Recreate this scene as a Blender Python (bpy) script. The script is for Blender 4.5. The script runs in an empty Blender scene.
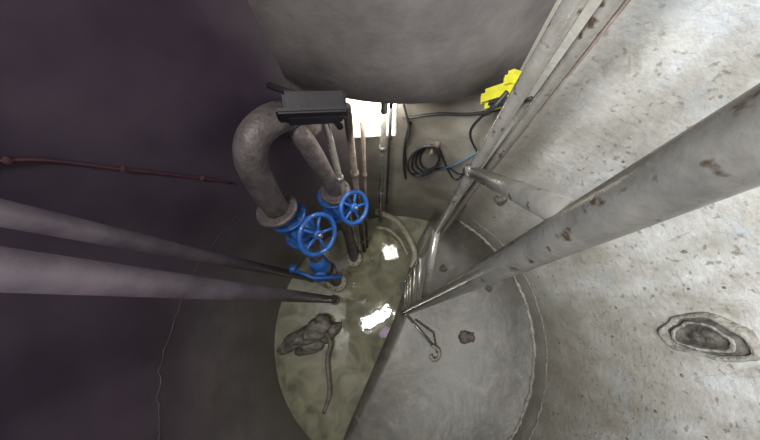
import bpy, bmesh, math, random
from mathutils import Vector, Matrix
random.seed(4)
CH=5.0
def P(x,y,h): return Vector((x,y,CH-h))
COL=bpy.context.scene.collection
WC=(0.0,-0.4); WR=2.0

# ---------------- materials
def mat(name,c1,c2,scale=6,rough=.7,metal=0,bump=.3,bscale=40,spots=None,spotscale=25,coat=0):
    m=bpy.data.materials.new(name); m.use_nodes=True
    n=m.node_tree.nodes; l=m.node_tree.links; b=n['Principled BSDF']
    g=n.new('ShaderNodeNewGeometry')
    t=n.new('ShaderNodeTexNoise'); t.inputs['Scale'].default_value=scale; t.inputs['Detail'].default_value=8; t.inputs['Roughness'].default_value=.65
    l.new(g.outputs['Position'],t.inputs['Vector'])
    r=n.new('ShaderNodeValToRGB'); r.color_ramp.elements[0].position=.35; r.color_ramp.elements[1].position=.65
    r.color_ramp.elements[0].color=(*c1,1); r.color_ramp.elements[1].color=(*c2,1)
    l.new(t.outputs['Fac'],r.inputs['Fac'])
    out=r.outputs['Color']
    if spots:
        t2=n.new('ShaderNodeTexNoise'); t2.inputs['Scale'].default_value=spotscale; t2.inputs['Detail'].default_value=5
        l.new(g.outputs['Position'],t2.inputs['Vector'])
        r2=n.new('ShaderNodeValToRGB'); r2.color_ramp.elements[0].position=.6; r2.color_ramp.elements[1].position=.68
        r2.color_ramp.elements[0].color=(0,0,0,1); r2.color_ramp.elements[1].color=(1,1,1,1)
        l.new(t2.outputs['Fac'],r2.inputs['Fac'])
        mx=n.new('ShaderNodeMix'); mx.data_type='RGBA'
        l.new(r2.outputs['Color'],mx.inputs[0]); l.new(out,mx.inputs[6]); mx.inputs[7].default_value=(*spots,1)
        out=mx.outputs[2]
    l.new(out,b.inputs['Base Color'])
    b.inputs['Roughness'].default_value=rough; b.inputs['Metallic'].default_value=metal
    if coat: b.inputs['Coat Weight'].default_value=coat
    if bump:
        t3=n.new('ShaderNodeTexNoise'); t3.inputs['Scale'].default_value=bscale; t3.inputs['Detail'].default_value=6
        l.new(g.outputs['Position'],t3.inputs['Vector'])
        bp=n.new('ShaderNodeBump'); bp.inputs['Strength'].default_value=bump; bp.inputs['Distance'].default_value=.02
        l.new(t3.outputs['Fac'],bp.inputs['Height']); l.new(bp.outputs['Normal'],b.inputs['Normal'])
    return m

def wall_material():
    m=bpy.data.materials.new('concrete_wall'); m.use_nodes=True
    n=m.node_tree.nodes; l=m.node_tree.links; b=n['Principled BSDF']
    g=n.new('ShaderNodeNewGeometry')
    def noise(s,d=8,ro=.6,vec=None,dist=0):
        t=n.new('ShaderNodeTexNoise'); t.inputs['Scale'].default_value=s; t.inputs['Detail'].default_value=d
        t.inputs['Roughness'].default_value=ro; t.inputs['Distortion'].default_value=dist
        l.new(vec or g.outputs['Position'],t.inputs['Vector']); return t.outputs['Fac']
    def ramp(f,stops):
        r=n.new('ShaderNodeValToRGB'); e=r.color_ramp.elements
        while len(e)<len(stops): e.new(.5)
        for k,(p,c) in enumerate(stops): e[k].position=p; e[k].color=(*c,1)
        l.new(f,r.inputs['Fac']); return r.outputs['Color']
    def mix(f,a,c,mode='MIX'):
        x=n.new('ShaderNodeMix'); x.data_type='RGBA'; x.blend_type=mode
        if isinstance(f,(int,float)): x.inputs[0].default_value=f
        else: l.new(f,x.inputs[0])
        for v,i in ((a,6),(c,7)):
            if isinstance(v,tuple): x.inputs[i].default_value=(*v,1)
            else: l.new(v,x.inputs[i])
        return x.outputs[2]
    def mrange(f,a,c):
        x=n.new('ShaderNodeMapRange'); x.interpolation_type='SMOOTHSTEP'; x.inputs[1].default_value=a; x.inputs[2].default_value=c; l.new(f,x.inputs[0]); return x.outputs[0]
    sep=n.new('ShaderNodeSeparateXYZ'); l.new(g.outputs['Position'],sep.inputs[0])
    mp=n.new('ShaderNodeMapping'); mp.inputs['Scale'].default_value=(1,1,.4); l.new(g.outputs['Position'],mp.inputs['Vector'])
    light=ramp(noise(2.6,9,.68,mp.outputs[0]),[(.30,(.27,.255,.22)),(.46,(.42,.41,.375)),(.58,(.54,.54,.52)),(.70,(.70,.74,.77))])
    blue=ramp(noise(1.5,5,.7),[(.56,(0,0,0)),(.68,(.6,.6,.6))])
    light=mix(blue,light,(.46,.53,.60))
    pits=ramp(noise(22,2,.5),[(.30,(.40,.38,.33)),(.38,(1,1,1))])
    light=mix(.75,light,pits,'MULTIPLY')
    stain=ramp(noise(4,6,.7,mp.outputs[0],1.5),[(.60,(0,0,0)),(.70,(.75,.75,.75))])
    light=mix(stain,light,(.26,.24,.19))
    dark=ramp(noise(1.6,4,.5),[(.35,(.038,.024,.044)),(.65,(.075,.054,.081))])  # violet tone for the shade and flare haze painted on the left wall
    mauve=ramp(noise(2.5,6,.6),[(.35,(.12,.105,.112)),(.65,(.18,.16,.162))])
    beige=ramp(noise(3,8,.6),[(.35,(.19,.175,.145)),(.65,(.32,.30,.26))])  # mid tone between the painted-dark left and the light right side
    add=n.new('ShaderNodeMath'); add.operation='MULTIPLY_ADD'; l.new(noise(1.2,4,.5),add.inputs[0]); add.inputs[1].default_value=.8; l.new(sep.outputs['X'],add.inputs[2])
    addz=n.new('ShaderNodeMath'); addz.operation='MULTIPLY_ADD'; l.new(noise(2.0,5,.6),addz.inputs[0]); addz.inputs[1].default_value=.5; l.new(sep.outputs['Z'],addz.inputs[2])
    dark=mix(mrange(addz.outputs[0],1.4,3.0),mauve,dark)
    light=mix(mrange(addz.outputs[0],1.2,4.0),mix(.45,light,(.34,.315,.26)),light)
    c=mix(mrange(add.outputs[0],-.5,.45),dark,beige)  # X gradient paints the unlit left and purple haze into the colour
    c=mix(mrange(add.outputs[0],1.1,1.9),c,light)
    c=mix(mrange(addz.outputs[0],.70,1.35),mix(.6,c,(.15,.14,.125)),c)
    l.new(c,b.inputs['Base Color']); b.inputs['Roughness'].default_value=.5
    h1=noise(4.5,3,.5,mp.outputs[0]); h2=noise(18,5,.6)
    mm=n.new('ShaderNodeMath'); mm.operation='MULTIPLY_ADD'; l.new(h2,mm.inputs[0]); mm.inputs[1].default_value=.3; l.new(h1,mm.inputs[2])
    bp=n.new('ShaderNodeBump'); bp.inputs['Distance'].default_value=.032
    l.new(mrange(add.outputs[0],0.2,1.8),bp.inputs['Strength'])
    l.new(mm.outputs[0],bp.inputs['Height']); l.new(bp.outputs['Normal'],b.inputs['Normal'])
    return m
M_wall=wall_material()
M_bench=mat('concrete_bench',(.072,.067,.057),(.14,.132,.115),scale=3,rough=.36,bump=.25,bscale=6,spots=(.17,.16,.14),spotscale=4)
M_riser=mat('riser_concrete',(.11,.098,.097),(.185,.168,.162),scale=2.5,rough=.85,bump=.2,bscale=16)
M_mortar=mat('mortar',(.24,.235,.21),(.50,.49,.45),scale=14,rough=.9,bump=.8,bscale=40)
M_steel=mat('galvanised_steel',(.17,.165,.152),(.28,.27,.245),scale=9,rough=.27,metal=.65,bump=.1,bscale=60,spots=(.085,.065,.045),spotscale=30)
M_steelb=mat('bright_steel',(.27,.26,.235),(.43,.41,.37),scale=12,rough=.25,metal=.6,bump=.12,spots=(.12,.09,.06),spotscale=24)
M_iron=mat('grey_cast_iron',(.075,.062,.066),(.155,.132,.135),scale=8,rough=.5,metal=.2,bump=.4,spots=(.09,.065,.05),spotscale=12)
M_rail=mat('dull_steel',(.07,.055,.073),(.125,.103,.125),scale=5,rough=.5,metal=.2,bump=.1)
M_blue=mat('blue_enamel',(.010,.07,.30),(.025,.13,.46),scale=10,rough=.35,bump=.1,spots=(.04,.08,.2),spotscale=16,coat=.4)
M_rust=mat('rusty_iron',(.07,.05,.04),(.16,.13,.11),scale=14,rough=.85,bump=.5)
M_algae=mat('dried_algae',(.04,.035,.032),(.085,.075,.066),scale=14,rough=.9,bump=.3)
M_red=mat('dark_red_conduit',(.05,.018,.026),(.09,.035,.042),rough=.6,bump=.1)
M_black=mat('black_rubber',(.012,.012,.014),(.03,.03,.033),rough=.5,bump=.1)
M_box=mat('dark_box_enamel',(.012,.010,.014),(.024,.02,.028),rough=.6,bump=.1)
M_yellow=mat('yellow_plastic',(.40,.38,.02),(.60,.56,.05),rough=.4,bump=.05)
M_bcable=mat('blue_cable',(.05,.13,.22),(.08,.2,.3),rough=.5,bump=0)
M_hose=mat('muddy_hose',(.22,.20,.15),(.40,.37,.30),scale=15,rough=.5,bump=.3)
M_rag=mat('wet_sludge',(.07,.062,.055),(.21,.19,.165),scale=9,rough=.5,bump=.9,bscale=26)
M_hole=mat('pitted_concrete',(.16,.15,.13),(.38,.365,.33),scale=14,rough=.8,bump=.9,bscale=30)
M_groove=mat('dark_groove',(.05,.047,.04),(.13,.12,.105),scale=14,rough=.8,bump=.8,bscale=30)

M_water=bpy.data.materials.new('murky_water'); M_water.use_nodes=True
n=M_water.node_tree.nodes; l=M_water.node_tree.links; b=n['Principled BSDF']
g=n.new('ShaderNodeNewGeometry')
t=n.new('ShaderNodeTexNoise'); t.inputs['Scale'].default_value=2.6; t.inputs['Detail'].default_value=10; t.inputs['Distortion'].default_value=1.4
l.new(g.outputs['Position'],t.inputs['Vector'])
r=n.new('ShaderNodeValToRGB'); r.color_ramp.elements[0].position=.32; r.color_ramp.elements[1].position=.68
r.color_ramp.elements[0].color=(.105,.105,.068,1); r.color_ramp.elements[1].color=(.25,.24,.165,1)
l.new(t.outputs['Fac'],r.inputs['Fac']); l.new(r.outputs['Color'],b.inputs['Base Color'])
b.inputs['Roughness'].default_value=.05; b.inputs['Specular IOR Level'].default_value=.6
t3=n.new('ShaderNodeTexNoise'); t3.inputs['Scale'].default_value=3.5; t3.inputs['Detail'].default_value=2
l.new(g.outputs['Position'],t3.inputs['Vector'])
bp=n.new('ShaderNodeBump'); bp.inputs['Strength'].default_value=.2; bp.inputs['Distance'].default_value=.02
l.new(t3.outputs['Fac'],bp.inputs['Height']); l.new(bp.outputs['Normal'],b.inputs['Normal'])

def emis(name,c,s):
    m=bpy.data.materials.new(name); m.use_nodes=True
    b=m.node_tree.nodes['Principled BSDF']; b.inputs['Base Color'].default_value=(*c,1)
    b.inputs['Emission Color'].default_value=(*c,1); b.inputs['Emission Strength'].default_value=s
    return m
M_day=emis('daylight_glass',(1,.95,.85),1.8)

# ---------------- mesh helpers
def mk(name,verts,faces,m,smooth=True,parent=None):
    me=bpy.data.meshes.new(name); me.from_pydata([tuple(v) for v in verts],[],faces); me.validate(); me.update()
    bm=bmesh.new(); bm.from_mesh(me); bmesh.ops.recalc_face_normals(bm,faces=bm.faces); bm.to_mesh(me); bm.free()
    if smooth:
        for p in me.polygons: p.use_smooth=True
    me.materials.append(m)
    o=bpy.data.objects.new(name,me); COL.objects.link(o)
    if parent: o.parent=parent
    return o
def empty(name):
    e=bpy.data.objects.new(name,None); COL.objects.link(e); e.empty_display_size=.1; return e
def catmull(pts,k=8):
    pts=[Vector(p) for p in pts]; q=[pts[0]*2-pts[1]]+pts+[pts[-1]*2-pts[-2]]; out=[]
    for i in range(1,len(q)-2):
        for j in range(k):
            s=j/k; a,b_,c,d=q[i-1:i+3]
            out.append(.5*((2*b_)+(-a+c)*s+(2*a-5*b_+4*c-d)*s*s+(-a+3*b_-3*c+d)*s**3))
    out.append(pts[-1]); return out
def tubedata(pts,rad,seg=12,closed=False):
    pts=[Vector(p) for p in pts]; N=len(pts); V=[];F=[]
    up=None
    for i,p in enumerate(pts):
        if closed: d=(pts[(i+1)%N]-pts[i-1]).normalized()
        else: d=(pts[min(i+1,N-1)]-pts[max(i-1,0)]).normalized()
        if up is None:
            up=Vector((0,0,1)) if abs(d.z)<.9 else Vector((1,0,0))
        a=(up-d*up.dot(d)).normalized(); up=a; bb=d.cross(a)
        rr=rad[i] if isinstance(rad,(list,tuple)) else rad
        for k in range(seg):
            th=2*math.pi*k/seg; V.append(p+(a*math.cos(th)+bb*math.sin(th))*rr)
    M=N if closed else N-1
    for i in range(M):
        for k in range(seg):
            F.append((i*seg+k,i*seg+(k+1)%seg,((i+1)%N)*seg+(k+1)%seg,((i+1)%N)*seg+k))
    if not closed:
        F.append(tuple(range(seg))[::-1]); F.append(tuple((N-1)*seg+k for k in range(seg)))
    return V,F
def tube(name,pts,rad,m,parent=None,seg=14,closed=False,curve=False,k=8):
    if curve: pts=catmull(pts,k)
    V,F=tubedata(pts,rad,seg,closed)
    o=mk(name,V,F,m,True,parent)
    if not closed:
        for p in o.data.polygons[-2:]: p.use_smooth=False
    return o
def frame(axis,hint=Vector((0,0,1))):
    z=axis.normalized(); x=hint-z*hint.dot(z)
    if x.length<1e-3: x=Vector((1,0,0))-z*z.x
    x.normalize(); y=z.cross(x); return x,y,z
def disc(name,c,axis,r,th,m,parent=None,seg=32):
    a=axis.normalized(); e=min(.012,th*.25)
    return tube(name,[c-a*th/2,c-a*(th/2-e),c+a*(th/2-e),c+a*th/2],[r-e,r,r,r-e],m,parent,seg)
def flange(name,c,axis,r,th,m,parent,bolts=8,bm_=None):
    disc(name,c,axis,r,th,m,parent)
    x,y,z=frame(axis)
    for i in range(bolts):
        a=2*math.pi*i/bolts
        q=c+(x*math.cos(a)+y*math.sin(a))*r*.82
        tube(name+'_bolt_%d'%i,[q-z*(th*.5+.025),q+z*(th*.5+.025)],.014,bm_ or M_rust,parent,6)
def box(name,c,sx,sy,sz,rot,m,parent=None,bev=.01):
    bm=bmesh.new(); bmesh.ops.create_cube(bm,size=1)
    bmesh.ops.scale(bm,vec=(sx,sy,sz),verts=bm.verts)
    bmesh.ops.bevel(bm,geom=bm.edges[:],offset=bev,segments=2,affect='EDGES')
    me=bpy.data.meshes.new(name); bm.to_mesh(me); bm.free(); me.materials.append(m)
    o=bpy.data.objects.new(name,me); COL.objects.link(o); o.location=c; o.rotation_euler=rot
    if parent: o.parent=parent
    return o
def wallpt(ang,z,off=0):
    a=math.radians(ang); return Vector((WC[0]+(WR-off)*math.cos(a),WC[1]+(WR-off)*math.sin(a),z))

# ---------------- room shell
SEG=120
zs=[-.3]+[i*.25 for i in range(0,11)]+[2.62,3.0,3.5,3.75,4.25,5,5.8,6.6]
V=[];F=[]
for z in zs:
    for i in range(SEG): V.append(wallpt(i*3,z))
OPZ=(zs.index(2.62),zs.index(3.5))
for zi in range(len(zs)-1):
    for i in range(SEG):
        if OPZ[0]<=zi<OPZ[1] and 30<=i<34: continue
        F.append((zi*SEG+i,zi*SEG+(i+1)%SEG,(zi+1)*SEG+(i+1)%SEG,(zi+1)*SEG+i))
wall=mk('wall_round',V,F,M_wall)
w=empty('window_1')
z0,z1=2.62,3.5; a0,a1=90,102
def ringq(off): return [wallpt(a0,z0,off),wallpt(a1,z0,off),wallpt(a1,z1,off),wallpt(a0,z1,off)]
A=ringq(0);B=ringq(-.3)
mk('reveal',A+B,[(i,(i+1)%4,4+(i+1)%4,4+i) for i in range(4)],M_mortar,False,w)
mk('daylight_pane',B,[(0,1,2,3)],M_day,False,w)
tube('frame',[p for p in ringq(.0)],.018,M_mortar,w,8,closed=True)
def fan(name,z,m,r=WR):
    V=[Vector((WC[0],WC[1],z))]+[Vector((WC[0]+r*math.cos(math.radians(i*3)),WC[1]+r*math.sin(math.radians(i*3)),z)) for i in range(SEG)]
    return mk(name,V,[(0,1+i,1+(i+1)%SEG) for i in range(SEG)],m,False)
fan('floor',-.28,M_bench)
fan('sewage_water',0,M_water,WR-.004)
edge=[(.62,1.45),(.45,1.15),(.30,.77),(.17,.35),(.03,-.12),(-.20,-.65),(-.45,-1.2),(-.72,-1.8),(-.85,-2.15)]
edge=[ (v.x,v.y) for v in catmull([Vector((a,b,0)) for a,b in edge],6)]
NE=len(edge); V=[];F=[];NR=10
for i,(ex,ey) in enumerate(edge):
    s=i/(NE-1); ang=70-(70+114)*s
    wp=wallpt(ang,0,.005)
    V.append(Vector((ex-.02,ey,-.25))); V.append(Vector((ex,ey,.12)))
    for k in range(1,NR+1):
        f=k/NR; z=.14+.48*f**2.4
        V.append(Vector((ex+(wp.x-ex)*f,ey+(wp.y-ey)*f,z)))
C=NR+2
for i in range(NE-1):
    for k in range(C-1): F.append((i*C+k,i*C+k+1,(i+1)*C+k+1,(i+1)*C+k))
mk('concrete_benching',V,F,M_bench)
def arcstrip(name,a0,a1,z,r,m,off=0,wob=.012):
    pts=[];rr=[]
    n_=int((a1-a0)/1.5)
    for i in range(n_+1):
        pts.append(wallpt(a0+(a1-a0)*i/n_,z+random.uniform(-wob,wob),off)); rr.append(r*random.uniform(.6,1.3))
    return tube(name,pts,rr,m,None,8)
arcstrip('trim_1',-110,58,.64,.03,M_mortar,0,.02)
arcstrip('trim_2',-110,55,.98,.012,M_hole,0,.02)
arcstrip('trim_3',140,235,2.35,.005,M_algae,0,.03)
cd_=empty('wall_conduit')
tube('conduit',[wallpt(160,4.2,.02),wallpt(149.4,3.9,.02),wallpt(144,3.51,.02),wallpt(138,3.05,.02),wallpt(135,2.8,.02)],.009,M_red,cd_,8,curve=True)
for i,(an,z) in enumerate(((149.4,3.9),(144,3.51),(138,3.05))): box('clip_%d'%i,wallpt(an,z,.02),.03,.03,.022,(0,0,math.radians(an)),M_red,cd_,.004)

# ---------------- convex concrete riser bulging from the wall above
V=[];F=[];cx,cy,R=.05,2.85,1.6
n_=48; hs=[1.55,1.52,1.2,.8,.4,0,-.6,-1.2]; rs=[R-.03,R,R,R,R,R,R,R]
for j,h in enumerate(hs):
    for i in range(n_+1):
        a=math.radians(237+66*i/n_); V.append(P(cx+rs[j]*math.cos(a),cy+rs[j]*math.sin(a),h))
W=n_+1
for j in range(len(hs)-1):
    for i in range(n_): F.append((j*W+i,j*W+i+1,(j+1)*W+i+1,(j+1)*W+i))
V.append(P(cx,1.58,1.55)); c_=len(V)-1
for i in range(n_): F.append((i,i+1,c_))
mk('concrete_access_riser',V,F,M_riser)

# ---------------- ladder
lad=empty('ladder')
R0=P(.347,.153,.23); Rb=P(.119,-.146,4.98)
Rd=(Rb-R0); Rtop=R0-Rd*.12
tube('stile_near',[Rtop,R0,Rb],.042,M_steel,lad,28)
L0=P(.37,.60,.5); Lb=P(.15,.335,4.98); Ld=Lb-L0; Ltop=L0-Ld*.2
tube('stile_far',[Ltop,L0,Lb],.024,M_steelb,lad,20)
def onR(h): return R0+Rd*((h-.23)/4.75)
def onL(h): return L0+Ld*((h-.5)/4.48)
a=onL(1.12);b_=onR(.47)
d=(b_-a)
tube('brace',[a-d*.02,a+d*.5,b_],[.026,.029,.032],M_steel,lad,18)
tube('brace_sleeve',[a-d*.045,a+d*.03],[.033,.033],M_steel,lad,18)
for i,(hl,hr) in enumerate([(1.95,2.45),(2.75,2.95),(3.25,3.4),(3.7,3.8),(4.1,4.2),(4.5,4.55)]):
    tube('rung_%d'%i,[onL(hl),onR(hr)],.028 if i==0 else .018,M_steelb,lad,14)
for nm,p in (('foot_near',Rb),('foot_far',Lb)):
    box(nm,p+Vector((0,0,.06)),.14,.12,.1,(0,0,.3),M_black,lad,.02)

gp=empty('guide_pipe')
a=P(.50,.66,.3); b_=P(.27,.50,3.6)
tube('pipe',[a-(b_-a)*.15,a,b_],.02,M_steelb,gp,16)
tube('channel',[P(.535,.67,.2),P(.33,.56,3.1)],.014,M_rust,gp,10)
tube('standoff',[b_,b_+Vector((.70,.82,0))],.016,M_rust,gp,10)

# ---------------- pump guide rails
for i,(a,b_,r_) in enumerate([(P(-1.03,.09,-.2),P(-1.03,.085,4.98),.058),(P(-1.45,.29,-.2),P(-1.45,.44,4.98),.05)]):
    g_=empty('pump_guide_rail')
    tube('rail',[a,b_],r_,M_rail,g_,24)
    disc('socket',b_+Vector((0,0,.05)),Vector((0,0,1)),r_*1.4,.08,M_rust,g_)

# ---------------- gate valves and discharge pipes
def valve(name,c,axis,stem,s,wr,stemlen):
    e=empty(name)
    ax=axis.normalized(); st=(stem-ax*stem.dot(ax)*.45).normalized()
    pts=[c-ax*s*.9,c-ax*s*.55,c-ax*s*.3,c,c+ax*s*.3,c+ax*s*.55,c+ax*s*.9]
    tube('body',pts,[s*.5,s*.5,s*.6,s*.68,s*.6,s*.5,s*.5],M_blue,e,24)
    flange('flange_a',c-ax*s*.95,ax,s*.92,s*.18,M_blue,e)
    flange('flange_b',c+ax*s*.95,ax,s*.92,s*.18,M_blue,e)
    tube('bonnet',[c+st*s*.1,c+st*s*.8,c+st*s*1.0,c+st*s*1.3],[s*.55,s*.5,s*.42,s*.2],M_blue,e,20)
    disc('bonnet_flange',c+st*s*.75,st,s*.68,s*.14,M_blue,e)
    hub=c+st*stemlen
    tube('stem',[c+st*s,hub+st*.06],.017,M_steel,e,12)
    for sg in (-1,1):
        tube('yoke_%d'%sg,[c+st*s*.8+ax*sg*s*.3,c+st*(stemlen*.75)+ax*sg*s*.2,hub-st*.02],.014,M_blue,e,8)
    x,y,z=frame(st,ax)
    ring=[hub+(x*math.cos(2*math.pi*i/48)+y*math.sin(2*math.pi*i/48))*wr for i in range(48)]
    tube('handwheel_rim',ring,.025,M_blue,e,12,closed=True)
    disc('handwheel_hub',hub,st,.05,.06,M_blue,e,20)
    for i in range(5):
        a=2*math.pi*i/5+.4; dd=x*math.cos(a)+y*math.sin(a)
        tube('spoke_%d'%i,[hub+dd*.03,hub+dd*wr*.5+st*-.012,hub+dd*wr],.016,M_blue,e,8)
    return e
p1=empty('discharge_pipe')
tube('gooseneck',[P(-1.10,.86,2.45),P(-1.07,.91,2.1),P(-1.03,.98,1.8),P(-.96,1.09,1.66),P(-.86,1.25,1.68),P(-.79,1.40,1.85),P(-.74,1.50,2.1)],.11,M_iron,p1,28,curve=True)
ax1=(P(-1.10,.86,2.45)-P(-1.0,.62,3.4)).normalized()
flange('flange_top',P(-1.105,.855,2.48),ax1,.195,.05,M_iron,p1)
c1=P(-1.05,.80,2.84)
tube('drop',[c1-ax1*.2,P(-1.0,.58,3.6),P(-.99,.45,4.2),P(-1.0,.38,4.98)],.09,M_iron,p1,24,curve=True)
flange('flange_low',P(-.995,.47,4.1),Vector((0,.15,1)),.15,.05,M_iron,p1)
flange('flange_base',P(-1.0,.385,4.9),Vector((0,0,1)),.17,.06,M_hose,p1)
valve('gate_valve',c1,ax1,Vector((.62,-.26,.68)),.20,.20,.40)
p2=empty('discharge_pipe')
tube('gooseneck',[P(-.63,1.16,2.75),P(-.67,1.2,2.45),P(-.70,1.24,2.15),P(-.74,1.28,1.95),P(-.80,1.34,1.88),P(-.88,1.36,1.92)],.085,M_iron,p2,24,curve=True)
ax2=(P(-.63,1.16,2.75)-P(-.66,1.02,3.6)).normalized()
flange('flange_top',P(-.632,1.155,2.76),ax2,.16,.05,M_iron,p2)
c2=P(-.69,1.12,3.02)
tube('drop',[c2-ax2*.15,P(-.67,.98,3.9),P(-.70,.82,4.5),P(-.72,.78,4.98)],.07,M_iron,p2,20,curve=True)
flange('flange_base',P(-.72,.78,4.9),Vector((0,0,1)),.14,.06,M_hose,p2)
valve('gate_valve',c2,ax2,Vector((.50,-.20,.72)),.18,.17,.36)
cv=empty('check_valve')
q=P(-.99,.50,3.75)
tube('body',[q+Vector((0,.03,.22)),q+Vector((0,.01,.1)),q,q-Vector((0,0,.1)),q-Vector((0,.02,.22))],[.09,.12,.13,.12,.09],M_blue,cv,20)
tube('lever',[q+Vector((-.32,-.06,.20)),q+Vector((-.05,-.17,.10)),q+Vector((.28,-.14,.0))],.026,M_blue,cv,10)
disc('counterweight',q+Vector((-.30,-.06,.19)),Vector((1,-.2,-.2)),.055,.08,M_blue,cv)
tube('cover',[q+Vector((0,-.05,0)),q+Vector((.02,-.17,.08))],.08,M_blue,cv,20)

def vpipe(name,a,b_,r_,m,parts=()):
    e=empty(name); tube('pipe',[a,b_],r_,m,e,14)
    d=b_-a
    for i,f in enumerate((.25,.6,.85)):
        disc('coupling_%d'%i,a+d*f,d,r_*1.45,.07,m,e,16)
    return e
vpipe('riser_pipe',P(-.49,1.25,1.6),P(-.64,.90,4.98),.028,M_steelb)
vpipe('riser_pipe',P(-.33,1.30,1.6),P(-.56,.93,4.98),.03,M_rust)
vpipe('riser_pipe',P(-.26,1.40,1.9),P(-.50,1.0,4.98),.02,M_rust)
vpipe('riser_pipe',P(-.07,1.46,1.62),P(-.26,1.38,4.6),.026,M_steel)
vpipe('riser_pipe',P(-.02,1.52,1.62),P(-.14,1.45,4.3),.014,M_black)

jb=empty('junction_box')
box('housing',P(-.47,1.10,1.38),.34,.14,.24,(.5,.25,.25),M_box,jb,.015)
box('lid',P(-.47,1.03,1.34),.37,.03,.27,(.5,.25,.25),M_box,jb,.01)
tube('gland',[P(-.42,1.18,1.5),P(-.40,1.24,1.75)],.025,M_box,jb)
tube('bracket',[P(-.55,1.2,1.4),P(-.8,1.33,1.45)],.02,M_box,jb)

def wc(ang,h,off=.03): return wallpt(ang,CH-h,off)
cb=empty('cable_coil')
cen=(79,2.72)
for k in range(4):
    pts=[]
    for i in range(28):
        a=2*math.pi*i/28
        pts.append(wc(cen[0]+(3.0+.6*k)*math.cos(a)+k*.6,cen[1]-(.24+.03*k)*math.sin(a)+.03*k*math.cos(a),.04+.02*k))
    tube('loop_%d'%k,pts,.013,M_black,cb,8,closed=True)
tube('tail',[wc(88,1.9),wc(86,2.25,.06),wc(87,2.6),wc(85,3.0,.08),wc(80,3.05,.05),wc(73,2.85),wc(68,2.9),wc(64,2.7)],.011,M_black,cb,8,curve=True)
tube('tail_b',[wc(80,2.4),wc(77,2.45,.06),wc(72,2.9),wc(68,3.0,.05),wc(66,2.5)],.010,M_black,cb,8,curve=True)
box('hanger',wc(79,2.44,.05),.13,.06,.10,(0,0,-.2),M_rust,cb,.01)
tube('hook',[wc(79,2.44,.03),wc(79,2.44,.16),wc(79,2.35,.18)],.014,M_rust,cb,8,curve=True)
tube('blue_lead',[wc(75,2.95),wc(70,2.6,.08),wc(66,2.35,.05),wc(64,2.6,.04),wc(60,2.75)],.01,M_bcable,cb,8,curve=True)
bc=empty('wall_cable')
tube('cable',[wc(88,2.1),wc(80,2.0,.03),wc(72,1.9,.04),wc(66,1.75,.03),wc(62,1.55,.05)],.013,M_black,bc,8,curve=True)
tube('cable_lower',[wc(86,2.15),wc(87,2.5,.03),wc(87,2.9,.03),wc(86,3.3,.03)],.016,M_black,bc,8,curve=True)

yf=empty('yellow_work_light')
yc=P(.645,1.22,1.42); YR=(.5,.5,.25)
box('case',yc,.15,.12,.24,YR,M_yellow,yf,.035)
box('grip',yc+Vector((-.025,-.06,.03)),.07,.05,.13,YR,M_black,yf,.015)
box('head',yc+Vector((.06,.03,.09)),.15,.11,.10,YR,M_yellow,yf,.03)
tube('handle',[yc+Vector((-.04,-.04,-.10)),yc+Vector((-.09,-.08,-.06)),yc+Vector((-.06,-.10,.04)),yc+Vector((.0,-.05,.10))],.014,M_black,yf,8,curve=True)
tube('cord',[yc+Vector((-.03,0,-.1)),yc+Vector((-.08,.02,-.4)),wc(66,2.4)],.01,M_black,yf,8,curve=True)

hs_=empty('flexible_hose')
tube('hose_a',[P(-.30,1.45,4.3),P(0,1.38,4.55),P(.22,1.15,4.75),P(.34,.85,4.80),P(.28,.6,4.80)],.05,M_hose,hs_,12,curve=True)
tube('hose_b',[P(-.34,1.30,4.7),P(-.12,1.28,4.8),P(.10,1.1,4.9),P(.22,.85,4.93)],.03,M_hose,hs_,12,curve=True)

rk=empty('lifting_rod')
tube('rod',[P(.19,-.16,4.74),P(.35,-.34,4.70),P(.58,-.60,4.70)],.018,M_steelb,rk,8)
tube('rod_b',[P(.32,-.22,4.74),P(.60,-.42,4.70),P(.64,-.70,4.68)],.014,M_rust,rk,8)
tube('hook',[P(.58,-.60,4.7),P(.66,-.66,4.66),P(.66,-.76,4.66),P(.59,-.80,4.68),P(.54,-.74,4.7)],.028,M_hose,rk,10,curve=True)

def lump(name,c,r,m,nrm,squash=.5,sx=1,sy=1,hint=Vector((0,0,1))):
    bm=bmesh.new(); bmesh.ops.create_icosphere(bm,subdivisions=4,radius=1)
    x,y,z=frame(nrm,hint)
    for v in bm.verts:
        f=1+.18*math.sin(v.co.x*4+c.x*9)*math.cos(v.co.y*3+c.y*7)+.07*math.sin(v.co.z*13+v.co.x*11+c.y*20)+random.uniform(-.02,.02)
        q=v.co*f*r; v.co=c+x*q.x*sx+y*q.y*sy+z*q.z*squash
    me=bpy.data.meshes.new(name); bm.to_mesh(me); bm.free()
    for p in me.polygons: p.use_smooth=True
    me.materials.append(m); o=bpy.data.objects.new(name,me); COL.objects.link(o); return o
lump('mortar_lump',wallpt(52,1.94),.085,M_rag,Vector((-.6,-.8,0)),.5,1.3,.8)
lump('mortar_lump',P(1.14,-.48,4.74),.12,M_rag,Vector((0,0,1)),.6,1.2,.8)
lump('mortar_lump',P(.82,.60,4.80),.06,M_rag,Vector((0,0,1)),.6)
lump('mortar_lump',P(1.5,.25,4.6),.05,M_rag,Vector((0,0,1)),.6)
V=[];F=[]
for i in range(90):
    ang=random.uniform(-60,50); z=random.uniform(1.0,4.4); r_=random.uniform(.004,.016)
    c=wallpt(ang,z); a=math.radians(ang); nx=Vector((-math.cos(a),-math.sin(a),0)); tx=Vector((-math.sin(a),math.cos(a),0)); b0=len(V)
    for j in range(6):
        t_=2*math.pi*j/6; V.append(c+tx*r_*math.cos(t_)+Vector((0,0,1))*r_*1.3*math.sin(t_))
    V.append(c+nx*r_*.7)
    for j in range(6): F.append((b0+j,b0+(j+1)%6,b0+6))
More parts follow.
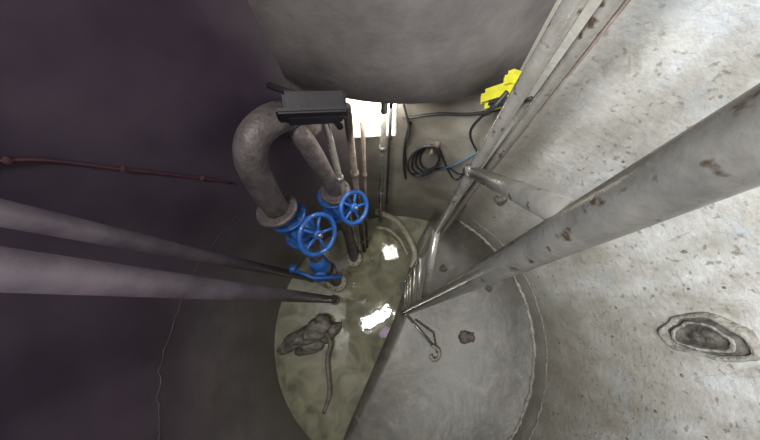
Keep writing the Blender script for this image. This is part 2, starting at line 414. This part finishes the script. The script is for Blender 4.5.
mk('mortar_splatter',V,F,M_rag)
# oval cast lifting hole with concentric ridges
V=[];F=[]
prof=[(0,.01),(.12,.035),(.26,.03),(.34,.0),(.46,.0),(.54,.05),(.64,.05),(.70,.0),(.80,.0),(.86,.055),(.95,.045),(1.0,-.004)]
ang0=6; zc=3.07; hw=.14; hh=.30; NJ=56
for rr,hgt in prof:
    for j in range(NJ):
        t_=2*math.pi*j/NJ; rj=rr*(1+.07*math.sin(3*t_+1)+.035*math.sin(7*t_+rr*6)+random.uniform(-.014,.014))
        da=math.degrees(hw*rj*math.cos(t_)/WR)
        V.append(wallpt(ang0+da,zc+hh*rj*math.sin(t_),max(hgt*(.75+.25*math.sin(2*t_)),-.003)+.005))
dark=[]
for i in range(len(prof)-1):
    for j in range(NJ):
        F.append((i*NJ+j,i*NJ+(j+1)%NJ,(i+1)*NJ+(j+1)%NJ,(i+1)*NJ+j)); dark.append(1 if i in (0,1,2,3,4,7,6) else 0)
ho=mk('sealed_lifting_hole',V,F,M_hole)
ho.data.materials.append(M_groove)
if len(ho.data.polygons)==len(dark):
    for p,dk in zip(ho.data.polygons,dark): p.material_index=dk

db=empty('debris_heap')
for i,(c,r_,sx,sy,sq) in enumerate([((-1.50,-.50,.10),.22,1.5,.7,.8),((-1.28,-.38,.16),.19,1.2,.8,.9),((-1.66,-.60,.06),.17,1.5,.6,.5),((-1.12,-.42,.05),.17,1.2,.9,.7),((-1.38,-.62,.05),.18,1.4,.8,.5),((-1.18,-.24,.22),.11,1,1,1),((-1.0,-.36,.05),.10,1.3,.8,.8)]):
    o=lump('clump_%d'%i,Vector(c),r_,M_rag,Vector((.1,-.1,1)),sq,sx,sy,Vector((1,.45,0))); o.parent=db
tube('rag_hose',[Vector((-1.1,-.42,.2)),Vector((-1.04,-.6,.12)),Vector((-1.08,-.85,.08)),Vector((-1.02,-1.3,.04)),Vector((-1.1,-1.6,-.02))],.034,M_rag,db,10,curve=True)

# ---------------- lights
def area(name,loc,target,sx,sy,pw,c):
    ld=bpy.data.lights.new(name,'AREA'); ld.shape='RECTANGLE'; ld.size=sx; ld.size_y=sy; ld.energy=pw; ld.color=c
    o=bpy.data.objects.new(name,ld); COL.objects.link(o); o.location=loc
    o.rotation_euler=(Vector(target)-Vector(loc)).to_track_quat('-Z','Y').to_euler(); return o
area('hatch_daylight',(-.80,-.55,8),(0.3,0,0),.40,1.3,200,(1,.99,.92))
sp=bpy.data.lights.new('sunlight_shaft','SPOT'); sp.energy=1300; sp.spot_size=math.radians(78); sp.spot_blend=.95; sp.shadow_soft_size=.35; sp.color=(.96,.98,1)
so=bpy.data.objects.new('sunlight_shaft',sp); COL.objects.link(so); so.location=(-1.2,-.9,6.8)
so.rotation_euler=(Vector((2.0,.7,4.7))-so.location).to_track_quat('-Z','Y').to_euler()
area('inlet_daylight',tuple(wallpt(94,3.1,.05)),(0,.6,.2),.35,.5,20,(1,.95,.85))
pl=bpy.data.lights.new('violet_haze_fill','POINT'); pl.energy=8; pl.color=(.66,.42,.80); pl.shadow_soft_size=.2  # added fill imitating purple haze on the left; no such lamp in the well
po=bpy.data.objects.new('violet_haze_fill',pl); COL.objects.link(po); po.location=(-.3,-.9,5.2)
wd=bpy.data.worlds.new('World'); bpy.context.scene.world=wd; wd.use_nodes=True
wd.node_tree.nodes['Background'].inputs[0].default_value=(.71,.65,.71,1); wd.node_tree.nodes['Background'].inputs[1].default_value=.24

cd=bpy.data.cameras.new('camera'); cd.sensor_width=36; cd.lens=280/760*36; cd.shift_x=-15/760; cd.clip_start=.02
co=bpy.data.objects.new('camera',cd); COL.objects.link(co); co.location=(0,0,CH)
co.rotation_euler=(math.radians(16.9),0,0)
bpy.context.scene.camera=co
bpy.context.scene.view_settings.view_transform='Standard'
